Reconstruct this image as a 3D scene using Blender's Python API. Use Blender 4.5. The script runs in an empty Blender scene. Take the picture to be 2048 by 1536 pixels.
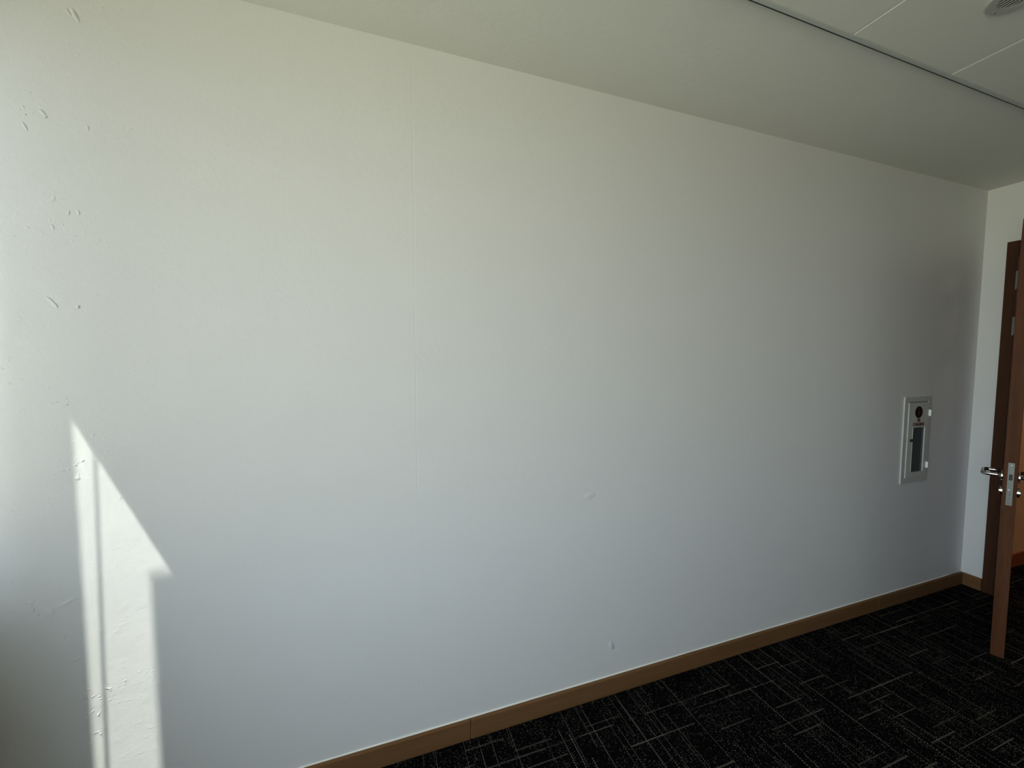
import bpy, bmesh, math, random
from mathutils import Vector, Matrix
S = bpy.context.scene
COL = S.collection

# ------------------------------------------------------------------ camera
CH = 1.45
F_PX, YAW, PITCH, ROLL = 798.18, 0.3346519, 0.0604072, 0.0020753
cy, sy = math.cos(YAW), math.sin(YAW)
fw = Vector((sy*math.cos(PITCH), cy*math.cos(PITCH), -math.sin(PITCH)))
rt = Vector((cy, -sy, 0.0)); up = rt.cross(fw)
r2 = rt*math.cos(ROLL) + up*math.sin(ROLL); u2 = -rt*math.sin(ROLL) + up*math.cos(ROLL)
cd = bpy.data.cameras.new('camera'); cam = bpy.data.objects.new('camera', cd); COL.objects.link(cam)
M = Matrix.Identity(4)
for i, v in enumerate((r2, u2, -fw)):
    for j in range(3): M[j][i] = v[j]
M[2][3] = CH
cam.matrix_world = M
cd.sensor_fit = 'HORIZONTAL'; cd.sensor_width = 36.0; cd.lens = 36.0*F_PX/2048.0
cd.clip_start = 0.02
S.camera = cam

# ------------------------------------------------------------------ room numbers
H, D, L = 2.499, 1.428, 3.610          # ceiling height, long wall at y = D, door wall at x = L
WI, WO = -1.15, -1.27                  # window wall, inner and outer face
SB = -3.4                              # wall behind the camera
WY0, WY1, WZ0, WZ1 = 1.080, 1.305, 0.86, 2.39
VY0, VY1, VZ0 = -0.90, 0.06, 0.64   # window_1 opening; window_2 spans VY0..VY1
SOF = 0.908                            # soffit edge (y); tiles lie south of it
TZ = H-0.030

# ------------------------------------------------------------------ light and colour
S.view_settings.view_transform = 'Standard'
S.view_settings.look = 'None'
S.view_settings.gamma = 1.0
S.view_settings.use_curve_mapping = False
S.view_settings.exposure = 0.0
S.cycles.use_denoising = True
S.cycles.max_bounces = 12
S.cycles.diffuse_bounces = 8
S.cycles.sample_clamp_indirect = 4.0

SKY_STR = 20.5
w = bpy.data.worlds.new('daylight'); S.world = w; w.use_nodes = True
nt = w.node_tree; nt.nodes.clear()
tc = nt.nodes.new('ShaderNodeTexCoord'); sx = nt.nodes.new('ShaderNodeSeparateXYZ')
cr = nt.nodes.new('ShaderNodeValToRGB'); bg = nt.nodes.new('ShaderNodeBackground'); wo = nt.nodes.new('ShaderNodeOutputWorld')
mr = nt.nodes.new('ShaderNodeMapRange'); mr.inputs[1].default_value = -1; mr.inputs[2].default_value = 1
nt.links.new(tc.outputs['Generated'], sx.inputs[0]); nt.links.new(sx.outputs[2], mr.inputs[0]); nt.links.new(mr.outputs[0], cr.inputs[0])
e = cr.color_ramp.elements
e[0].position = 0.0; e[0].color = (0.66, 0.61, 0.46, 1)          # sunlit ground far below
e[1].position = 1.0; e[1].color = (0.55, 0.62, 0.72, 1)
for p_, c_ in ((0.485, (0.79, 0.745, 0.60, 1)), (0.505, (0.92, 0.945, 1.0, 1)), (0.65, (0.80, 0.87, 1.0, 1))):
    q = e.new(p_); q.color = c_
nt.links.new(cr.outputs[0], bg.inputs[0]); bg.inputs[1].default_value = SKY_STR
nt.links.new(bg.outputs[0], wo.inputs[0])

sd = bpy.data.lights.new('sun', 'SUN'); sun = bpy.data.objects.new('sun', sd); COL.objects.link(sun)
sd.energy = 12.5; sd.color = (1.0, 0.95, 0.86); sd.angle = math.radians(0.45)
sun.rotation_euler = Vector((2.0, 1.0, -4.58)).to_track_quat('-Z', 'Y').to_euler()
sun.location = (-4, -3, 7)

def area(name, loc, rot, sx_, sy_, power, col):
    d = bpy.data.lights.new(name, 'AREA'); o = bpy.data.objects.new(name, d); COL.objects.link(o)
    d.shape = 'RECTANGLE'; d.size = sx_; d.size_y = sy_; d.energy = power; d.color = col
    o.location = loc; o.rotation_euler = rot
    return o
for ya, yb, za in ((WY0, WY1, WZ0), (VY0, VY1, VZ0)):
    portal = area('window_portal', (WO-0.02, (ya+yb)/2, (za+WZ1)/2), (0, -math.pi/2, 0), WZ1-za, yb-ya, 1, (1, 1, 1))
    portal.data.cycles.is_portal = True
area('corridor_lamp_light', (4.7, 0.7, 2.36), (0, 0, 0), 0.3, 0.3, 9.0, (1.0, 0.74, 0.52))

# ------------------------------------------------------------------ materials
def mat(name, col, rough=0.6, metal=0.0, spec=0.5):
    m = bpy.data.materials.new(name); m.use_nodes = True
    b = m.node_tree.nodes['Principled BSDF']
    b.inputs['Base Color'].default_value = (*col, 1); b.inputs['Roughness'].default_value = rough
    b.inputs['Metallic'].default_value = metal; b.inputs['Specular IOR Level'].default_value = spec
    return m
class G:
    """small helper for maths in shader trees"""
    def __init__(s, m): s.t = m.node_tree; s.b = s.t.nodes['Principled BSDF']
    def n(s, k, **kw):
        x = s.t.nodes.new(k)
        for a, v in kw.items(): setattr(x, a, v)
        return x
    def put(s, sock, v):
        if isinstance(v, (int, float, tuple)): sock.default_value = v
        else: s.t.links.new(v, sock)
    def m(s, op, a, b=0.0, c=0.0):
        x = s.n('ShaderNodeMath', operation=op); s.put(x.inputs[0], a); s.put(x.inputs[1], b)
        if op in ('MULTIPLY_ADD', 'SMOOTH_MIN', 'COMPARE'): s.put(x.inputs[2], c)
        return x.outputs[0]
    def pos(s):
        g = s.n('ShaderNodeNewGeometry'); x = s.n('ShaderNodeSeparateXYZ'); s.t.links.new(g.outputs['Position'], x.inputs[0])
        return g.outputs['Position'], x.outputs[0], x.outputs[1], x.outputs[2]
    def obj(s):
        g = s.n('ShaderNodeTexCoord'); x = s.n('ShaderNodeSeparateXYZ'); s.t.links.new(g.outputs['Object'], x.inputs[0])
        return g.outputs['Object'], x.outputs[0], x.outputs[1], x.outputs[2]
    def vec(s, a, b, c=0.0):
        x = s.n('ShaderNodeCombineXYZ'); s.put(x.inputs[0], a); s.put(x.inputs[1], b); s.put(x.inputs[2], c); return x.outputs[0]
    def noise(s, v, scale, detail=2.0, rough=0.5):
        x = s.n('ShaderNodeTexNoise'); s.put(x.inputs['Vector'], v); x.inputs['Scale'].default_value = scale
        x.inputs['Detail'].default_value = detail; x.inputs['Roughness'].default_value = rough; return x.outputs['Fac']
    def white(s, v):
        x = s.n('ShaderNodeTexWhiteNoise', noise_dimensions='3D'); s.put(x.inputs['Vector'], v); return x.outputs['Value']
    def ramp(s, v, a, b, c0=0.0, c1=1.0):
        x = s.n('ShaderNodeMapRange'); x.clamp = True; s.put(x.inputs[0], v)
        for i, k in enumerate((a, b, c0, c1)): x.inputs[i+1].default_value = k
        return x.outputs[0]
    def mix(s, f, a, b):
        x = s.n('ShaderNodeMix', data_type='RGBA'); s.put(x.inputs[0], f); s.put(x.inputs[6], a); s.put(x.inputs[7], b); return x.outputs[2]
    def bump(s, h, dist, strength=1.0):
        x = s.n('ShaderNodeBump'); x.inputs['Strength'].default_value = strength; x.inputs['Distance'].default_value = dist
        s.put(x.inputs['Height'], h); s.t.links.new(x.outputs[0], s.b.inputs['Normal'])

def wallpaper(name, col, lumps=(), seams=False, amt=1.0):
    m = mat(name, col, 0.55, spec=0.35); g = G(m); P, x, y, z = g.pos()
    fine = g.noise(P, 420.0, 2.0)
    mid = g.noise(P, 48.0, 3.0)
    low = g.noise(P, 5.0, 2.0)
    h = g.m('ADD', g.m('MULTIPLY', fine, 0.00034*amt), g.m('MULTIPLY', mid, 0.00062*amt))
    h = g.m('ADD', h, g.m('MULTIPLY', low, 0.0020*amt))
    # scattered small grains trapped under the paper
    dens = g.ramp(g.noise(P, 7.0, 2.0), 0.48, 0.68)
    grains = g.ramp(g.noise(P, 80.0, 1.0), 0.64, 0.78)
    h = g.m('ADD', h, g.m('MULTIPLY', g.m('MULTIPLY', g.m('MULTIPLY', grains, g.ramp(x, -0.80, -0.50, 1.0, 0.12)), dens), 0.0014*amt))
    if seams:
        wob = g.m('MULTIPLY', g.m('SUBTRACT', g.noise(g.vec(0.0, 0.0, z), 4.0, 3.0), 0.5), 0.006)
        u = g.m('ADD', g.m('SUBTRACT', x, 0.140), wob)
        fr = g.m('ABSOLUTE', g.m('SUBTRACT', g.m('FRACT', g.m('ADD', g.m('DIVIDE', u, 1.57), 0.5)), 0.5))
        seam = g.ramp(fr, 0.0, 0.0022, 1.0, 0.0)
        part = g.ramp(g.noise(g.vec(x, 0.0, z), 2.2, 2.0), 0.32, 0.52)
        h = g.m('SUBTRACT', h, g.m('MULTIPLY', g.m('MULTIPLY', seam, part), 0.00032))
    for lx, lz, sa, sb, ang, hh in lumps:
        dx = g.m('SUBTRACT', x, lx); dz = g.m('SUBTRACT', z, lz); c, s_ = math.cos(ang), math.sin(ang)
        a = g.m('DIVIDE', g.m('ADD', g.m('MULTIPLY', dx, c), g.m('MULTIPLY', dz, s_)), sa)
        b = g.m('DIVIDE', g.m('SUBTRACT', g.m('MULTIPLY', dz, c), g.m('MULTIPLY', dx, s_)), sb)
        rr = g.m('ADD', g.m('MULTIPLY', a, a), g.m('MULTIPLY', b, b))
        h = g.m('ADD', h, g.m('MULTIPLY', g.ramp(rr, 0.0, 1.0, 1.0, 0.0), hh))
    g.bump(h, 1.0)
    return m

LUMPS = [(-.805, 2.093, .010, .005, 2.3, .0022), (-.800, 2.083, .006, .004, .4, .0018), (-.842, 2.052, .013, .004, 2.0, .0018),
         (-.727, 2.356, .020, .006, 2.0, .0022), (-.740, 2.360, .010, .004, 2.2, .0015), (-.815, 1.608, .012, .004, 2.4, .0022),
         (-.806, 1.596, .011, .005, 2.2, .0022), (-.758, 1.592, .005, .005, 0, .0020), (-.715, 2.070, .004, .008, 0, .0012),
         (-.800, 1.800, .004, .008, .2, .0014), (-.745, 1.845, .004, .008, .1, .0013), (-.765, 1.842, .003, .008, -.3, .0013),
         (.955, .214, .012, .022, .3, .0022), (.975, .190, .010, .014, .8, -.0015), (.840, .891, .028, .018, .3, .0018),
         (-.86, .75, .012, .020, 0, .0012), (-.82, .77, .018, .006, .5, .0009), (-.835, .67, .010, .006, 1.0, .0010), (-.81, .60, .014, .005, .4, .0008)]
M_WALL = wallpaper('off_white_wallpaper', (0.74, 0.735, 0.73), LUMPS, True)
M_WALL2 = wallpaper('plain_wallpaper', (0.74, 0.745, 0.735))
M_DARKWALL = mat('darkened_unseen_walls', (0.20, 0.18, 0.16), 0.6)  # walls out of view, made dark to cut the light they bounce back
M_CEIL = wallpaper('ceiling_paint', (0.74, 0.74, 0.70), amt=0.9)
M_TAN = mat('corridor_tan_paint', (0.60, 0.34, 0.18), 0.8, spec=0.1)

def tilemat():
    m = mat('ceiling_tile_board', (0.70, 0.70, 0.66), 0.8, spec=0.2); g = G(m); P, x, y, z = g.pos()
    h = g.m('ADD', g.m('MULTIPLY', g.noise(P, 500.0, 2.0), 0.00012), g.m('MULTIPLY', g.noise(P, 90.0, 3.0), 0.00012))
    g.bump(h, 1.0); return m
M_TILE = tilemat()

def wood(name, c0, c1, rough=0.45, axis=0, sc=1.0):
    m = mat(name, c0, rough, spec=0.12); g = G(m); P, x, y, z = g.obj()
    k = [26.0*sc]*3; k[axis] = 1.6*sc
    mp = g.n('ShaderNodeMapping'); g.put(mp.inputs[0], P); mp.inputs['Scale'].default_value = k
    n1 = g.noise(mp.outputs[0], 1.0, 4.0, 0.6); n2 = g.noise(mp.outputs[0], 7.0, 2.0, 0.6)
    f = g.ramp(g.m('ADD', g.m('MULTIPLY', n1, 0.7), g.m('MULTIPLY', n2, 0.3)), 0.35, 0.65)
    g.put(g.b.inputs['Base Color'], g.mix(f, (*c0, 1), (*c1, 1)))
    g.bump(g.m('MULTIPLY', n2, 0.0002), 1.0)
    return m
M_OAK = wood('oak_skirting', (0.145, 0.070, 0.028), (0.180, 0.092, 0.040), 0.6, 0)
M_OAKY = wood('oak_skirting_across', (0.145, 0.070, 0.028), (0.180, 0.092, 0.040), 0.6, 1)
M_WALNUT = wood('dark_walnut_frame', (0.055, 0.022, 0.010), (0.075, 0.032, 0.016), 0.6, 2)
M_LEAF = wood('brown_door_veneer', (0.075, 0.027, 0.011), (0.112, 0.043, 0.019), 0.6, 2)
M_CAULK = mat('white_caulk', (0.85, 0.84, 0.78), 0.5)
M_STEEL = mat('brushed_steel', (0.50, 0.48, 0.45), 0.20, 1.0)
M_PLATE = mat('satin_lock_plate', (0.20, 0.21, 0.19), 0.5, 0.5)
M_BLACK = mat('black_gap_shade', (0.012, 0.012, 0.012), 0.5)  # black colour stands in for shade in gaps, slots and the latch hole
M_TRIM = mat('grey_metal_trim', (0.52, 0.55, 0.53), 0.45, 0.2)
M_CAB = mat('cabinet_enamel', (0.60, 0.60, 0.56), 0.35)
M_CABEDGE = mat('cabinet_frame_enamel', (0.56, 0.56, 0.53), 0.35)
M_RED = mat('dark_red_print', (0.10, 0.018, 0.016), 0.5)
M_HINGE = mat('white_plastic_hinge', (0.95, 0.94, 0.90), 0.3)
M_VENT = mat('grey_vent_plastic', (0.42, 0.42, 0.40), 0.45)
M_WHITEF = mat('white_window_frame', (0.75, 0.75, 0.73), 0.4)
M_CORD = mat('blind_cord', (0.6, 0.6, 0.58), 0.7)

def glassmat(name, tint, refl):
    m = bpy.data.materials.new(name); m.use_nodes = True; t = m.node_tree; t.nodes.clear()
    o = t.nodes.new('ShaderNodeOutputMaterial'); a = t.nodes.new('ShaderNodeBsdfTransparent'); b = t.nodes.new('ShaderNodeBsdfGlossy'); x = t.nodes.new('ShaderNodeMixShader')
    a.inputs[0].default_value = (*tint, 1); b.inputs['Roughness'].default_value = 0.03; x.inputs[0].default_value = refl
    t.links.new(a.outputs[0], x.inputs[1]); t.links.new(b.outputs[0], x.inputs[2]); t.links.new(x.outputs[0], o.inputs[0]); return m
M_GLASS = glassmat('window_glass', (0.925, 0.965, 0.955), 0.06)
M_CGLASS = glassmat('cabinet_glass', (0.82, 0.84, 0.84), 0.05)

def carpet():
    m = mat('black_loop_carpet', (0.01, 0.01, 0.01), 1.0, spec=0.02); g = G(m); P, x, y, z = g.pos()
    def lines(u, v, pitch, seg, thr, wid, stitch, seed):
        uj = g.m('DIVIDE', u, pitch); i = g.m('FLOOR', uj)
        jit = g.m('MULTIPLY', g.m('SUBTRACT', g.white(g.vec(i, seed, 3.0)), 0.5), 0.7)
        d = g.m('ABSOLUTE', g.m('SUBTRACT', g.m('SUBTRACT', g.m('FRACT', uj), 0.5), jit))
        off = g.m('MULTIPLY', g.white(g.vec(i, seed, 1.0)), 9.0)
        j = g.m('FLOOR', g.m('ADD', g.m('DIVIDE', v, seg), off))
        rnd = g.white(g.vec(i, j, seed))
        on = g.m('GREATER_THAN', rnd, thr)
        wv = g.m('MULTIPLY', g.m('ADD', 0.6, g.white(g.vec(j, i, seed+2.0))), wid/pitch)
        ln = g.m('LESS_THAN', d, wv)
        st = g.m('GREATER_THAN', g.m('FRACT', g.m('DIVIDE', v, stitch)), 0.42)
        br = g.m('ADD', 0.35, g.m('MULTIPLY', g.white(g.vec(j, seed, i)), 0.65))
        return g.m('MULTIPLY', g.m('MULTIPLY', on, ln), g.m('MULTIPLY', st, br))
    a = lines(x, y, 0.034, 0.21, 0.56, 0.0015, 0.0085, 5.0)
    b = lines(y, x, 0.050, 0.15, 0.66, 0.0022, 0.0072, 11.0)
    c = lines(x, y, 0.083, 0.34, 0.50, 0.0013, 0.0075, 21.0)
    mask = g.m('MAXIMUM', g.m('MAXIMUM', a, b), c)
    # pale loops scattered through the dark pile
    vo = g.n('ShaderNodeTexVoronoi'); g.put(vo.inputs['Vector'], P); vo.inputs['Scale'].default_value = 260.0
    sp = g.n('ShaderNodeSeparateColor'); g.t.links.new(vo.outputs['Color'], sp.inputs[0])
    cloud = g.ramp(g.noise(P, 9.0, 3.0, 0.6), 0.35, 0.65, 0.92, 0.58)
    sel = g.m('GREATER_THAN', sp.outputs[0], cloud)
    dot = g.m('MULTIPLY', sel, g.ramp(vo.outputs['Distance'], 0.25, 0.6, 1.0, 0.0))
    dot = g.m('MULTIPLY', dot, g.m('MULTIPLY', sp.outputs[1], 0.9))
    f = g.m('MAXIMUM', mask, dot)
    g.put(g.b.inputs['Base Color'], g.mix(f, (0.0022, 0.0022, 0.0026, 1), (0.14, 0.128, 0.105, 1)))
    hh = g.m('ADD', g.m('MULTIPLY', vo.outputs['Distance'], -0.0012), g.m('MULTIPLY', f, 0.0005))
    g.bump(hh, 1.0)
    return m
M_CARPET = carpet()

# ------------------------------------------------------------------ mesh helpers
def link(name, bm, m, parent=None, smooth=False):
    me = bpy.data.meshes.new(name); bmesh.ops.recalc_face_normals(bm, faces=bm.faces); bm.to_mesh(me); bm.free()
    if m: me.materials.append(m)
    if smooth:
        for p in me.polygons: p.use_smooth = True
    o = bpy.data.objects.new(name, me); COL.objects.link(o)
    if parent is not None: o.parent = parent
    return o
def add_box(bm, x0, x1, y0, y1, z0, z1, bev=0.0, seg=2):
    r = bmesh.ops.create_cube(bm, size=1.0)
    for v in r['verts']:
        v.co = Vector(((x0+x1)/2 + v.co.x*(x1-x0), (y0+y1)/2 + v.co.y*(y1-y0), (z0+z1)/2 + v.co.z*(z1-z0)))
    if bev > 0:
        ed = list({e_ for v in r['verts'] for e_ in v.link_edges})
        bmesh.ops.bevel(bm, geom=ed, offset=bev, segments=seg, affect='EDGES', profile=0.6)
def box(name, b, m, parent=None, bev=0.0, seg=2):
    bm = bmesh.new(); add_box(bm, *b, bev, seg); return link(name, bm, m, parent)
def boxes(name, bs, m, parent=None, bev=0.0):
    bm = bmesh.new()
    for b in bs: add_box(bm, *b, bev)
    return link(name, bm, m, parent)
def structure(o): o['kind'] = 'structure'; return o
def empty(name, loc=(0, 0, 0), rz=0.0):
    o = bpy.data.objects.new(name, None); o.empty_display_size = 0.05; COL.objects.link(o); o.location = loc; o.rotation_euler = (0, 0, rz); return o
def tag(o, label, cat, group=None):
    o['label'] = label; o['category'] = cat
    if group: o['group'] = group
    return o
def add_tube(bm, pts, r, n=16, cap=True):
    pts = [Vector(p) for p in pts]; rings = []
    rs = r if isinstance(r, (list, tuple)) else [r]*len(pts)
    ref = None
    for i, p in enumerate(pts):
        t = (pts[min(i+1, len(pts)-1)]-pts[max(i-1, 0)]).normalized()
        if ref is None: ref = t.orthogonal().normalized()
        ref = (ref - t*ref.dot(t)).normalized(); b = t.cross(ref)
        rings.append([bm.verts.new(p + (ref*math.cos(2*math.pi*k/n)+b*math.sin(2*math.pi*k/n))*rs[i]) for k in range(n)])
    for a, b in zip(rings, rings[1:]):
        for k in range(n): bm.faces.new((a[k], a[(k+1) % n], b[(k+1) % n], b[k]))
    if cap: bm.faces.new(rings[0][::-1]); bm.faces.new(rings[-1])
def plate_with_hole(bm, x0, x1, z0, z1, hx0, hx1, hz0, hz1, y0, y1):
    for b in ((x0, hx0, z0, z1), (hx1, x1, z0, z1), (hx0, hx1, z0, hz0), (hx0, hx1, hz1, z1)):
        add_box(bm, b[0], b[1], y0, y1, b[2], b[3])

# ------------------------------------------------------------------ the shell
structure(box('floor', (WO-0.1, 6.6, SB-0.1, D+0.15, -0.12, 0.0), M_CARPET))
structure(box('wall_north', (WO, L+0.15, D, D+0.12, 0.0, H+0.12), M_WALL))
structure(box('wall_south', (WO, L+0.15, SB-0.12, SB, 0.0, H+0.12), M_DARKWALL))
WOY0, WOY1, WOZ = 0.455, 1.277, 2.112     # doorway opening
structure(boxes('wall_east', [(L, L+0.15, WOY1+0.02, D, 0, H+0.12), (L, L+0.15, SB, WOY0-0.02, 0, H+0.12), (L, L+0.15, WOY0-0.02, WOY1+0.02, WOZ+0.02, H+0.12)], M_WALL2))
structure(boxes('wall_west', [(WO, WI, WY1, D, 0, H+0.12), (WO, WI, VY1, WY0, 0, H+0.12), (WO, WI, SB, VY0, 0, H+0.12), (WO, WI, WY0, WY1, 0, WZ0), (WO, WI, WY0, WY1, WZ1, H+0.12), (WO, WI, VY0, VY1, 0, VZ0), (WO, WI, VY0, VY1, WZ1, H+0.12)], M_DARKWALL))

ceil = structure(box('ceiling', (WI, L, SOF-0.012, D, H, H+0.12), M_CEIL))
# tile field, a step lower than the plastered soffit; bevelled boards with narrow joints
TW, TL_ = 0.528, 1.056
tx0 = 1.438
bm_list = []
i0 = int(math.floor((WI-tx0)/TW)); i1 = int(math.ceil((L-tx0)/TW))
for i in range(i0, i1):
    xa, xb = max(WI, tx0+i*TW), min(L, tx0+(i+1)*TW)
    ya = SOF-0.016
    while ya > SB+0.02:
        yb = max(SB, ya-TL_)
        bm = bmesh.new()
        g_ = 0.0020; ch = 0.0035
        z0, z1 = TZ, TZ+0.012
        lo = [bm.verts.new(v) for v in ((xa+g_+ch, yb+g_, z0), (xb-g_-ch*0.3, yb+g_, z0), (xb-g_-ch*0.3, ya-0.0, z0), (xa+g_+ch, ya-0.0, z0))]
        mi = [bm.verts.new(v) for v in ((xa+g_, yb+g_, z0+ch), (xb-g_, yb+g_, z0+ch), (xb-g_, ya, z0+ch), (xa+g_, ya, z0+ch))]
        hi = [bm.verts.new((v.co.x, v.co.y, z1)) for v in mi]
        bm.faces.new(lo)
        for a, b in ((lo, mi), (mi, hi)):
            for k in range(4): bm.faces.new((a[k], a[(k+1) % 4], b[(k+1) % 4], b[k]))
        bm.faces.new(hi[::-1])
        link('tile_panel', bm, M_TILE, ceil)
        ya = yb
box('ceiling_backing', (WI, L, SB, SOF-0.016, TZ+0.013, H+0.12), M_BLACK, ceil)
# metal edge angle between soffit and tiles
tr1 = empty('trim_1'); structure(tr1)
box('edge_angle', (WI, L, SOF-0.0160, SOF-0.0042, TZ-0.003, H), M_TRIM, tr1, 0.0008)
box('gap_shade_strip', (WI, L, SOF-0.0042, SOF, TZ-0.002, H), M_BLACK, tr1)  # black strip added to draw the shadow line beside the soffit

# skirting boards: a long one along the wall, a short return by the door frame
HB, TB = 0.0755, 0.016
def skirting(name, b, m, axis):
    bm = bmesh.new(); add_box(bm, *b); 
    return structure(link(name, bm, m))
bn = empty('baseboard_north'); structure(bn)
xs = [WI, 0.328, 2.75, L]
for a, b in zip(xs, xs[1:]): box('skirting_board', (a+0.0006, b-0.0006, D-TB, D, 0.0, HB), M_OAK, bn, 0.003)
bm = bmesh.new(); random.seed(3)
pts = [(WI+0.02+k*0.12, D-0.0005-0.0008*random.random(), HB+0.001) for k in range(int((L-0.03-WI)/0.12)+1)]
add_tube(bm, pts, [0.0021+0.0009*random.random() for _ in pts], 8)
link('caulk_line', bm, M_CAULK, bn, True)
be = empty('baseboard_east'); structure(be)
box('skirting_board', (L-TB, L, 1.3285, D-TB-0.0005, 0.0, HB+0.0005), M_OAKY, be, 0.0012)
box('skirting_board', (L-TB, L, SB+0.02, 0.40, 0.0, HB+0.0005), M_OAKY, be, 0.0012)

# ------------------------------------------------------------------ window in the west wall (left, outside the frame)
win = empty('window_1', (0, 0, 0)); structure(win)
xf0, xf1 = WO+0.004, WO+0.045
boxes('window_frame', [(xf0, xf1, WY0, WY1, WZ0, WZ0+0.04), (xf0, xf1, WY1-0.006, WY1, WZ0+0.04, WZ1)], M_WHITEF, win)
box('window_mullion', (xf0, xf1, 1.208, 1.2825, WZ0+0.04, WZ1), M_WHITEF, win)
# added unseen blocker; its top and edge cut the strip of sun on the long wall
box('sun_blocker_post', (xf1, -1.112, WY0-0.0005, 1.1315, WZ0+0.0, 2.175), M_WHITEF, win)
box('window_pane', (WO+0.018, WO+0.024, WY0, WY1, WZ0+0.01, WZ1), M_GLASS, win)
box('window_sill', (WI-0.10, WI+0.012, WY0, WY1, WZ0-0.012, WZ0), M_WHITEF, win)
win2 = empty('window_2', (0, 0, 0)); structure(win2)
boxes('window_frame', [(xf0, xf1, VY0, VY1, VZ0, VZ0+0.04), (xf0, xf1, VY0, VY1, WZ1-0.03, WZ1), (xf0, xf1, VY0, VY0+0.03, VZ0+0.04, WZ1-0.03), (xf0, xf1, VY1-0.03, VY1, VZ0+0.04, WZ1-0.03)], M_WHITEF, win2)
box('window_pane', (WO+0.018, WO+0.024, VY0+0.01, VY1-0.01, VZ0+0.01, WZ1-0.01), M_GLASS, win2)
box('window_sill', (WI-0.10, WI+0.012, VY0, VY1, VZ0-0.012, VZ0), M_WHITEF, win2)
# rolled-up blind above the window, with its pull cord
bl = empty('roller_blind', (-1.10, 0.55, 2.43))
tag(bl, 'rolled up white blind with a thin cord above the left window', 'blind')
bm = bmesh.new(); add_tube(bm, [(0, -0.86, 0), (0, 0.82, 0)], 0.03, 24); link('blind_roll', bm, M_WHITEF, bl, True)
for yy in (-0.865, 0.825):
    box('bracket', (-0.05, 0.03, yy-0.004, yy+0.004, -0.035, 0.035), M_WHITEF, bl)
bm = bmesh.new()
def cl(z): return (0.010, 1.2525+(2.10-z)*0.0084-0.55, z-2.43)
add_tube(bm, [cl(2.43), cl(1.96), cl(1.5), cl(1.0), cl(0.78)], 0.0021, 8)
add_tube(bm, [cl(0.78), cl(0.77), cl(0.73), cl(0.72)], [0.003, 0.007, 0.007, 0.003], 12)
link('pull_cord', bm, M_CORD, bl, True)

# ------------------------------------------------------------------ door frame
fr = empty('trim_2'); structure(fr)
bm = bmesh.new()
x0, x1 = L-0.012, L+0.15+0.012
add_box(bm, x0, x1, WOY1, WOY1+0.05, 0, WOZ+0.046, 0.0012)
add_box(bm, x0, x1, WOY0-0.05, WOY0, 0, WOZ+0.046, 0.0012)
add_box(bm, x0+0.0005, x1-0.0005, WOY0, WOY1, WOZ, WOZ+0.0455, 0.0012)
add_box(bm, L+0.045, L+0.085, WOY1-0.014, WOY1, 0, WOZ, 0.001)
add_box(bm, L+0.045, L+0.085, WOY0, WOY0+0.014, 0, WOZ, 0.001)
link('door_frame', bm, M_WALNUT, fr)

# ------------------------------------------------------------------ door leaf, hinged at the jamb next to the long wall, standing open
PX, PY = 3.592, 1.272
NX, NY = 2.842, 1.004
ang = math.atan2(NY-PY, NX-PX)           # local +x runs from hinge to lock edge; local +y is the side away from the long wall
LW = math.hypot(NX-PX, NY-PY); TH = 0.044
door = empty('door_1', (PX, PY, 0), ang); structure(door)
leaf = box('door_leaf', (0.004, LW, 0.0, TH, 0.010, 2.106), M_LEAF, door, 0.0015)
lp = box('lock_plate', (LW-0.001, LW+0.0015, 0.012, 0.032, 0.762, 0.967), M_PLATE, door, 0.0006)
box('latch_hole_shade', (LW+0.0006, LW+0.0022, 0.0165, 0.0275, 0.884, 0.912), M_BLACK, door)  # solid black block, painted shade in place of a real hole
bm = bmesh.new(); add_box(bm, LW+0.0008, LW+0.004, 0.017, 0.0235, 0.812, 0.838, 0.0008); link('deadbolt', bm, M_STEEL, door)
for zz in (0.955, 0.792, 0.774):
    bm = bmesh.new(); add_tube(bm, [(LW+0.001, 0.022, zz), (LW+0.0025, 0.022, zz)], 0.0032, 12); link('screw', bm, M_STEEL, door)
def lever(side):
    y_ = 0.0 if side < 0 else TH; s = side; xb = LW-0.058; zz = 0.892
    bm = bmesh.new(); add_tube(bm, [(xb, y_, zz), (xb, y_+s*0.002, zz), (xb, y_+s*0.007, zz), (xb, y_+s*0.008, zz)], [0.025, 0.026, 0.026, 0.0245], 32)
    hd = link('door_handle', bm, M_STEEL, door)
    bm = bmesh.new()
    pts = [(xb, y_+s*0.007, zz), (xb, y_+s*0.020, zz), (xb, y_+s*0.040, zz), (xb, y_+s*0.048, zz)]
    R = 0.016
    for k in range(1, 7):
        a = k/6*math.pi/2
        pts.append((xb-R*(1-math.cos(a)), y_+s*(0.048+R*math.sin(a)), zz))
    pts += [(xb-0.05, y_+s*0.064, zz), (xb-0.09, y_+s*0.064, zz)]
    for k in range(0, 7):
        a = k/6*math.pi/2
        pts.append((xb-0.110-R*math.sin(a), y_+s*(0.048+R*math.cos(a)), zz))
    pts += [(xb-0.126, y_+s*0.030, zz), (xb-0.126, y_+s*0.012, zz), (xb-0.126, y_+s*0.010, zz)]
    rs = [0.0105, 0.0105, 0.0092, 0.0090]+[0.0090]*6+[0.0088, 0.0088]+[0.0088]*7+[0.0088, 0.0088, 0.0072]
    add_tube(bm, pts, rs, 20); link('lever', bm, M_STEEL, hd, True)
    bm = bmesh.new(); zc = 0.818
    add_tube(bm, [(xb, y_, zc), (xb, y_+s*0.008, zc), (xb, y_+s*0.009, zc)], [0.0225, 0.0225, 0.021], 32)
    add_tube(bm, [(xb, y_+s*0.008, zc), (xb, y_+s*0.011, zc), (xb, y_+s*0.012, zc)], [0.013, 0.013, 0.0115], 24)
    link('lock_cylinder', bm, M_STEEL, door)
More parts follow.
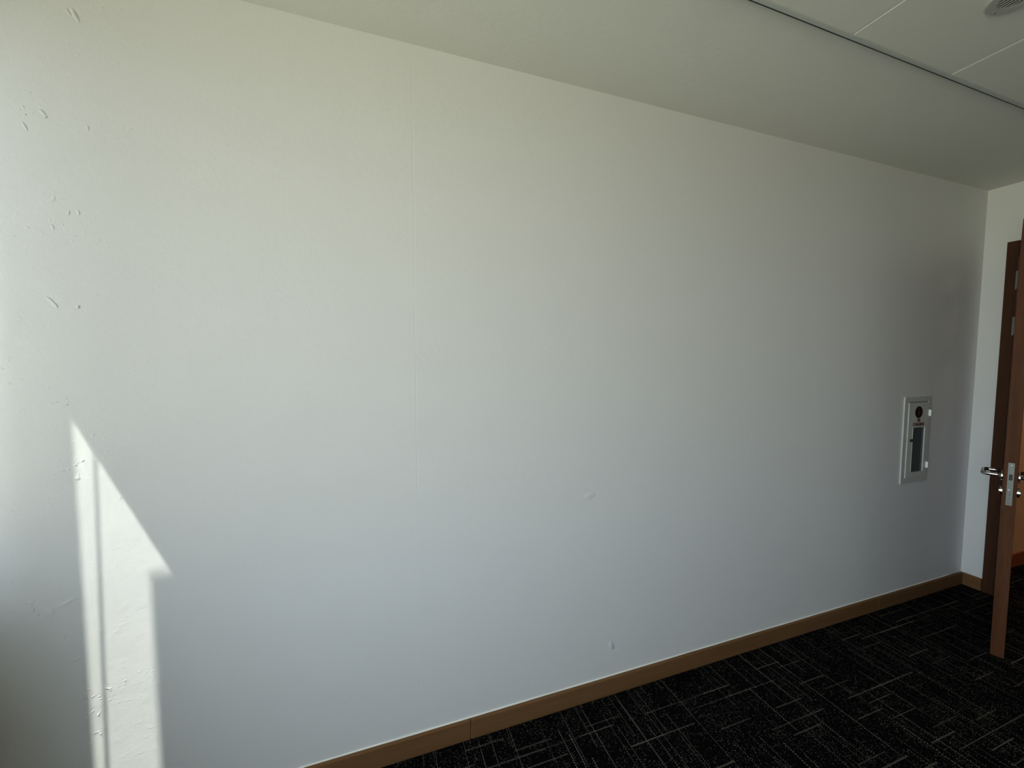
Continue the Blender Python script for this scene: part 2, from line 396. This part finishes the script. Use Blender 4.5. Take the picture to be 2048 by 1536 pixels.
lever(-1); lever(1)
for za in (1.925, 1.655):
    bm = bmesh.new()
    add_tube(bm, [(0.0, -0.005, za-0.055), (0.0, -0.005, za-0.052), (0.0, -0.005, za+0.052), (0.0, -0.005, za+0.055)], [0.003, 0.0045, 0.0045, 0.003], 16)
    add_box(bm, 0.0, 0.035, -0.0012, 0.0, za-0.05, za+0.05)
    link('hinge', bm, M_PLATE, door)

# ------------------------------------------------------------------ corridor beyond the doorway
structure(box('wall_corridor_north', (L+0.15, 6.6, D, D+0.12, 0, 2.5), M_TAN))
structure(box('wall_corridor_east', (6.6, 6.7, -1.2, D+0.12, 0, 2.5), M_TAN))
structure(box('wall_corridor_south', (L+0.15, 6.6, -1.3, -1.2, 0, 2.5), M_TAN))
structure(box('ceiling_corridor', (L+0.15, 6.6, -1.2, D, 2.40, 2.5), M_CEIL))
structure(box('baseboard_corridor_north', (L+0.165, 6.6, D-0.012, D, 0, 0.09), wood('red_brown_skirting', (0.20, 0.05, 0.02), (0.26, 0.075, 0.03), 0.4, 0), None, 0.0012))
lamp = empty('ceiling_lamp', (4.7, 0.7, 2.40))
tag(lamp, 'flat square lamp on the corridor ceiling beyond the door', 'lamp')
bm = bmesh.new(); plate_with_hole(bm, -0.18, 0.18, -0.18, 0.18, -0.155, 0.155, -0.155, 0.155, 0, 0.03)
for v in bm.verts: v.co = Vector((v.co.x, v.co.z, -v.co.y))
link('lamp_housing', bm, M_WHITEF, lamp)

# ------------------------------------------------------------------ fire extinguisher cabinet let into the long wall
cab = empty('extinguisher_cabinet', (3.027, D, 0.983))
tag(cab, 'pale metal fire extinguisher cabinet with narrow glass slot, set in the wall', 'fire extinguisher cabinet')
cx, cz = 3.027, 0.983
def L3(b): return (b[0]-cx, b[1]-cx, b[2]-D, b[3]-D, b[4]-cz, b[5]-cz)
bm = bmesh.new()   # raised surround
X0, X1, Z0, Z1 = 2.900, 3.155, 0.727, 1.238
dx0, dx1, dz0, dz1 = 2.932, 3.127, 0.760, 1.210
for b in ((X0, dx0, D-0.007, D, Z0, Z1), (dx1, X1, D-0.007, D, Z0, Z1), (dx0, dx1, D-0.007, D, Z0, dz0), (dx0, dx1, D-0.007, D, dz1, Z1)):
    add_box(bm, *L3(b))
link('cabinet_frame', bm, M_CABEDGE, cab)
box('cabinet_back', L3((dx0, dx1, D-0.002, D-0.0005, dz0, dz1)), mat('dim_cabinet_inside', (0.20, 0.21, 0.215), 0.6), cab)
gx0, gx1, gz0, gz1 = 2.978, 3.098, 0.789, 1.058
bm = bmesh.new(); g_ = 0.002
DY0, DY1 = D-0.011, D-0.003
for b in ((dx0+g_, gx0, DY0, DY1, dz0+g_, dz1-g_-0.003), (gx1, dx1-g_, DY0, DY1, dz0+g_, dz1-g_-0.003), (gx0, gx1, DY0, DY1, dz0+g_, gz0), (gx0, gx1, DY0, DY1, gz1, dz1-g_-0.003)):
    add_box(bm, *L3(b))
dr = link('cabinet_door', bm, M_CAB, cab)
box('glass_pane', L3((gx0, gx1, D-0.0055, D-0.0045, gz0, gz1)), M_CGLASS, dr)
bm = bmesh.new()   # slim lip round the glass
for b in ((gx0, gx0+0.003, DY0-0.001, DY0+0.004, gz0, gz1), (gx1-0.003, gx1, DY0-0.001, DY0+0.004, gz0, gz1), (gx0, gx1, DY0-0.001, DY0+0.004, gz0, gz0+0.003)):
    add_box(bm, *L3(b))
link('glass_lip', bm, M_CAB, dr)
bm = bmesh.new(); oc = (3.025-cx, 1.148-cz)
add_tube(bm, [(oc[0], DY0-D+0.001, oc[1]), (oc[0], DY0-D-0.0015, oc[1]), (oc[0], DY0-D-0.002, oc[1])], [0.035, 0.035, 0.0335], 40)
link('round_badge', bm, mat('black_badge', (0.010, 0.007, 0.007), 0.35), dr)
bm = bmesh.new()
add_tube(bm, [(oc[0]-0.010, DY0-D-0.0018, oc[1]+0.012), (oc[0]-0.010, DY0-D-0.003, oc[1]+0.012)], 0.0022, 10)
add_box(bm, oc[0]-0.004, oc[0]+0.008, DY0-D-0.003, DY0-D-0.0018, oc[1]-0.022, oc[1]+0.006, 0.0005)
link('badge_mark', bm, mat('badge_mark_red', (0.05, 0.012, 0.010), 0.5), dr)
def text(body, size, x, z, parent, m):
    c = bpy.data.curves.new('lettering', 'FONT'); c.body = body; c.size = size; c.align_x = 'CENTER'; c.align_y = 'CENTER'; c.extrude = 0.0004; c.offset = 0.0006
    t = bpy.data.objects.new('lettering_curve', c); COL.objects.link(t)
    me = bpy.data.meshes.new_from_object(t.evaluated_get(bpy.context.evaluated_depsgraph_get())); bpy.data.objects.remove(t)
    me.materials.clear(); me.materials.append(m)
    o = bpy.data.objects.new('lettering', me); COL.objects.link(o); o.parent = parent
    o.rotation_euler = (math.pi/2, 0, 0); o.location = (x-cx, DY0-D-0.0008, z-cz); o.scale = (0.60, 1.0, 1.0)
bpy.context.view_layer.update()
text('FIRE', 0.026, 3.028, 1.100, dr, M_RED)
text('EXTINGUISHER', 0.026, 3.028, 1.075, dr, M_RED)
bm = bmesh.new(); kx, kz = 2.958-cx, 0.985-cz
kp = [(kx, DY0-D, kz)]; kr = [0.006]
for k in range(9):
    a = math.pi*k/8; kp.append((kx, DY0-D-0.0005-0.0058*(1-math.cos(a)), kz)); kr.append(max(0.0008, 0.0095*math.sin(a)))
add_tube(bm, kp, kr, 20)
link('knob', bm, mat('dark_chrome_knob', (0.10, 0.10, 0.10), 0.25, 0.9), dr, True)
for zc in (1.140, 0.828):
    bm = bmesh.new()
    add_tube(bm, [(dx1-cx+0.001, DY0-D-0.004, zc-cz-0.019), (dx1-cx+0.001, DY0-D-0.004, zc-cz-0.016), (dx1-cx+0.001, DY0-D-0.004, zc-cz+0.016), (dx1-cx+0.001, DY0-D-0.004, zc-cz+0.019)], [0.0045, 0.0065, 0.0065, 0.0045], 14)
    add_box(bm, dx1-cx-0.004, dx1-cx+0.010, DY0-D-0.002, -0.006, zc-cz-0.015, zc-cz+0.015)
    link('hinge', bm, M_HINGE, cab)

# ------------------------------------------------------------------ round slotted ceiling vent
vent = empty('ceiling_vent', (1.718, 0.649, TZ))
tag(vent, 'round grey slotted vent plate on the ceiling tiles', 'ceiling vent')
R = 0.0622; n = 64
bm = bmesh.new()
# plate with seven parallel slots: bars across a ring
def ring(bm, r0, r1, z0, z1, n=64):
    vs = []
    for r, z in ((r0, z1), (r0, z0), (r1-0.003, z0), (r1, z0+0.003), (r1, z1)):
        vs.append([bm.verts.new((r*math.cos(2*math.pi*k/n), r*math.sin(2*math.pi*k/n), z)) for k in range(n)])
    for a, b in zip(vs, vs[1:]+vs[:1]):
        for k in range(n): bm.faces.new((a[k], a[(k+1) % n], b[(k+1) % n], b[k]))
ring(bm, 0.038, R, -0.007, 0.0)
link('vent_rim', bm, M_VENT, vent)
bm = bmesh.new()
for k in range(-3, 4):
    xx = k*0.0105; hl = math.sqrt(max(0.0385**2-xx*xx, 1e-6))
    add_box(bm, xx-0.0016, xx+0.0016, -hl, hl, -0.0068, -0.0052)
link('vent_slat', bm, M_VENT, vent)
bm = bmesh.new(); add_tube(bm, [(0, 0, -0.0012), (0, 0, 0.0)], 0.038, 48); link('vent_backing', bm, M_BLACK, vent)
for a in (math.radians(75), math.radians(255)):
    bm = bmesh.new(); add_tube(bm, [(0.050*math.cos(a), 0.050*math.sin(a), -0.007), (0.050*math.cos(a), 0.050*math.sin(a), -0.0085)], 0.0028, 12)
    link('screw', bm, M_STEEL, vent)
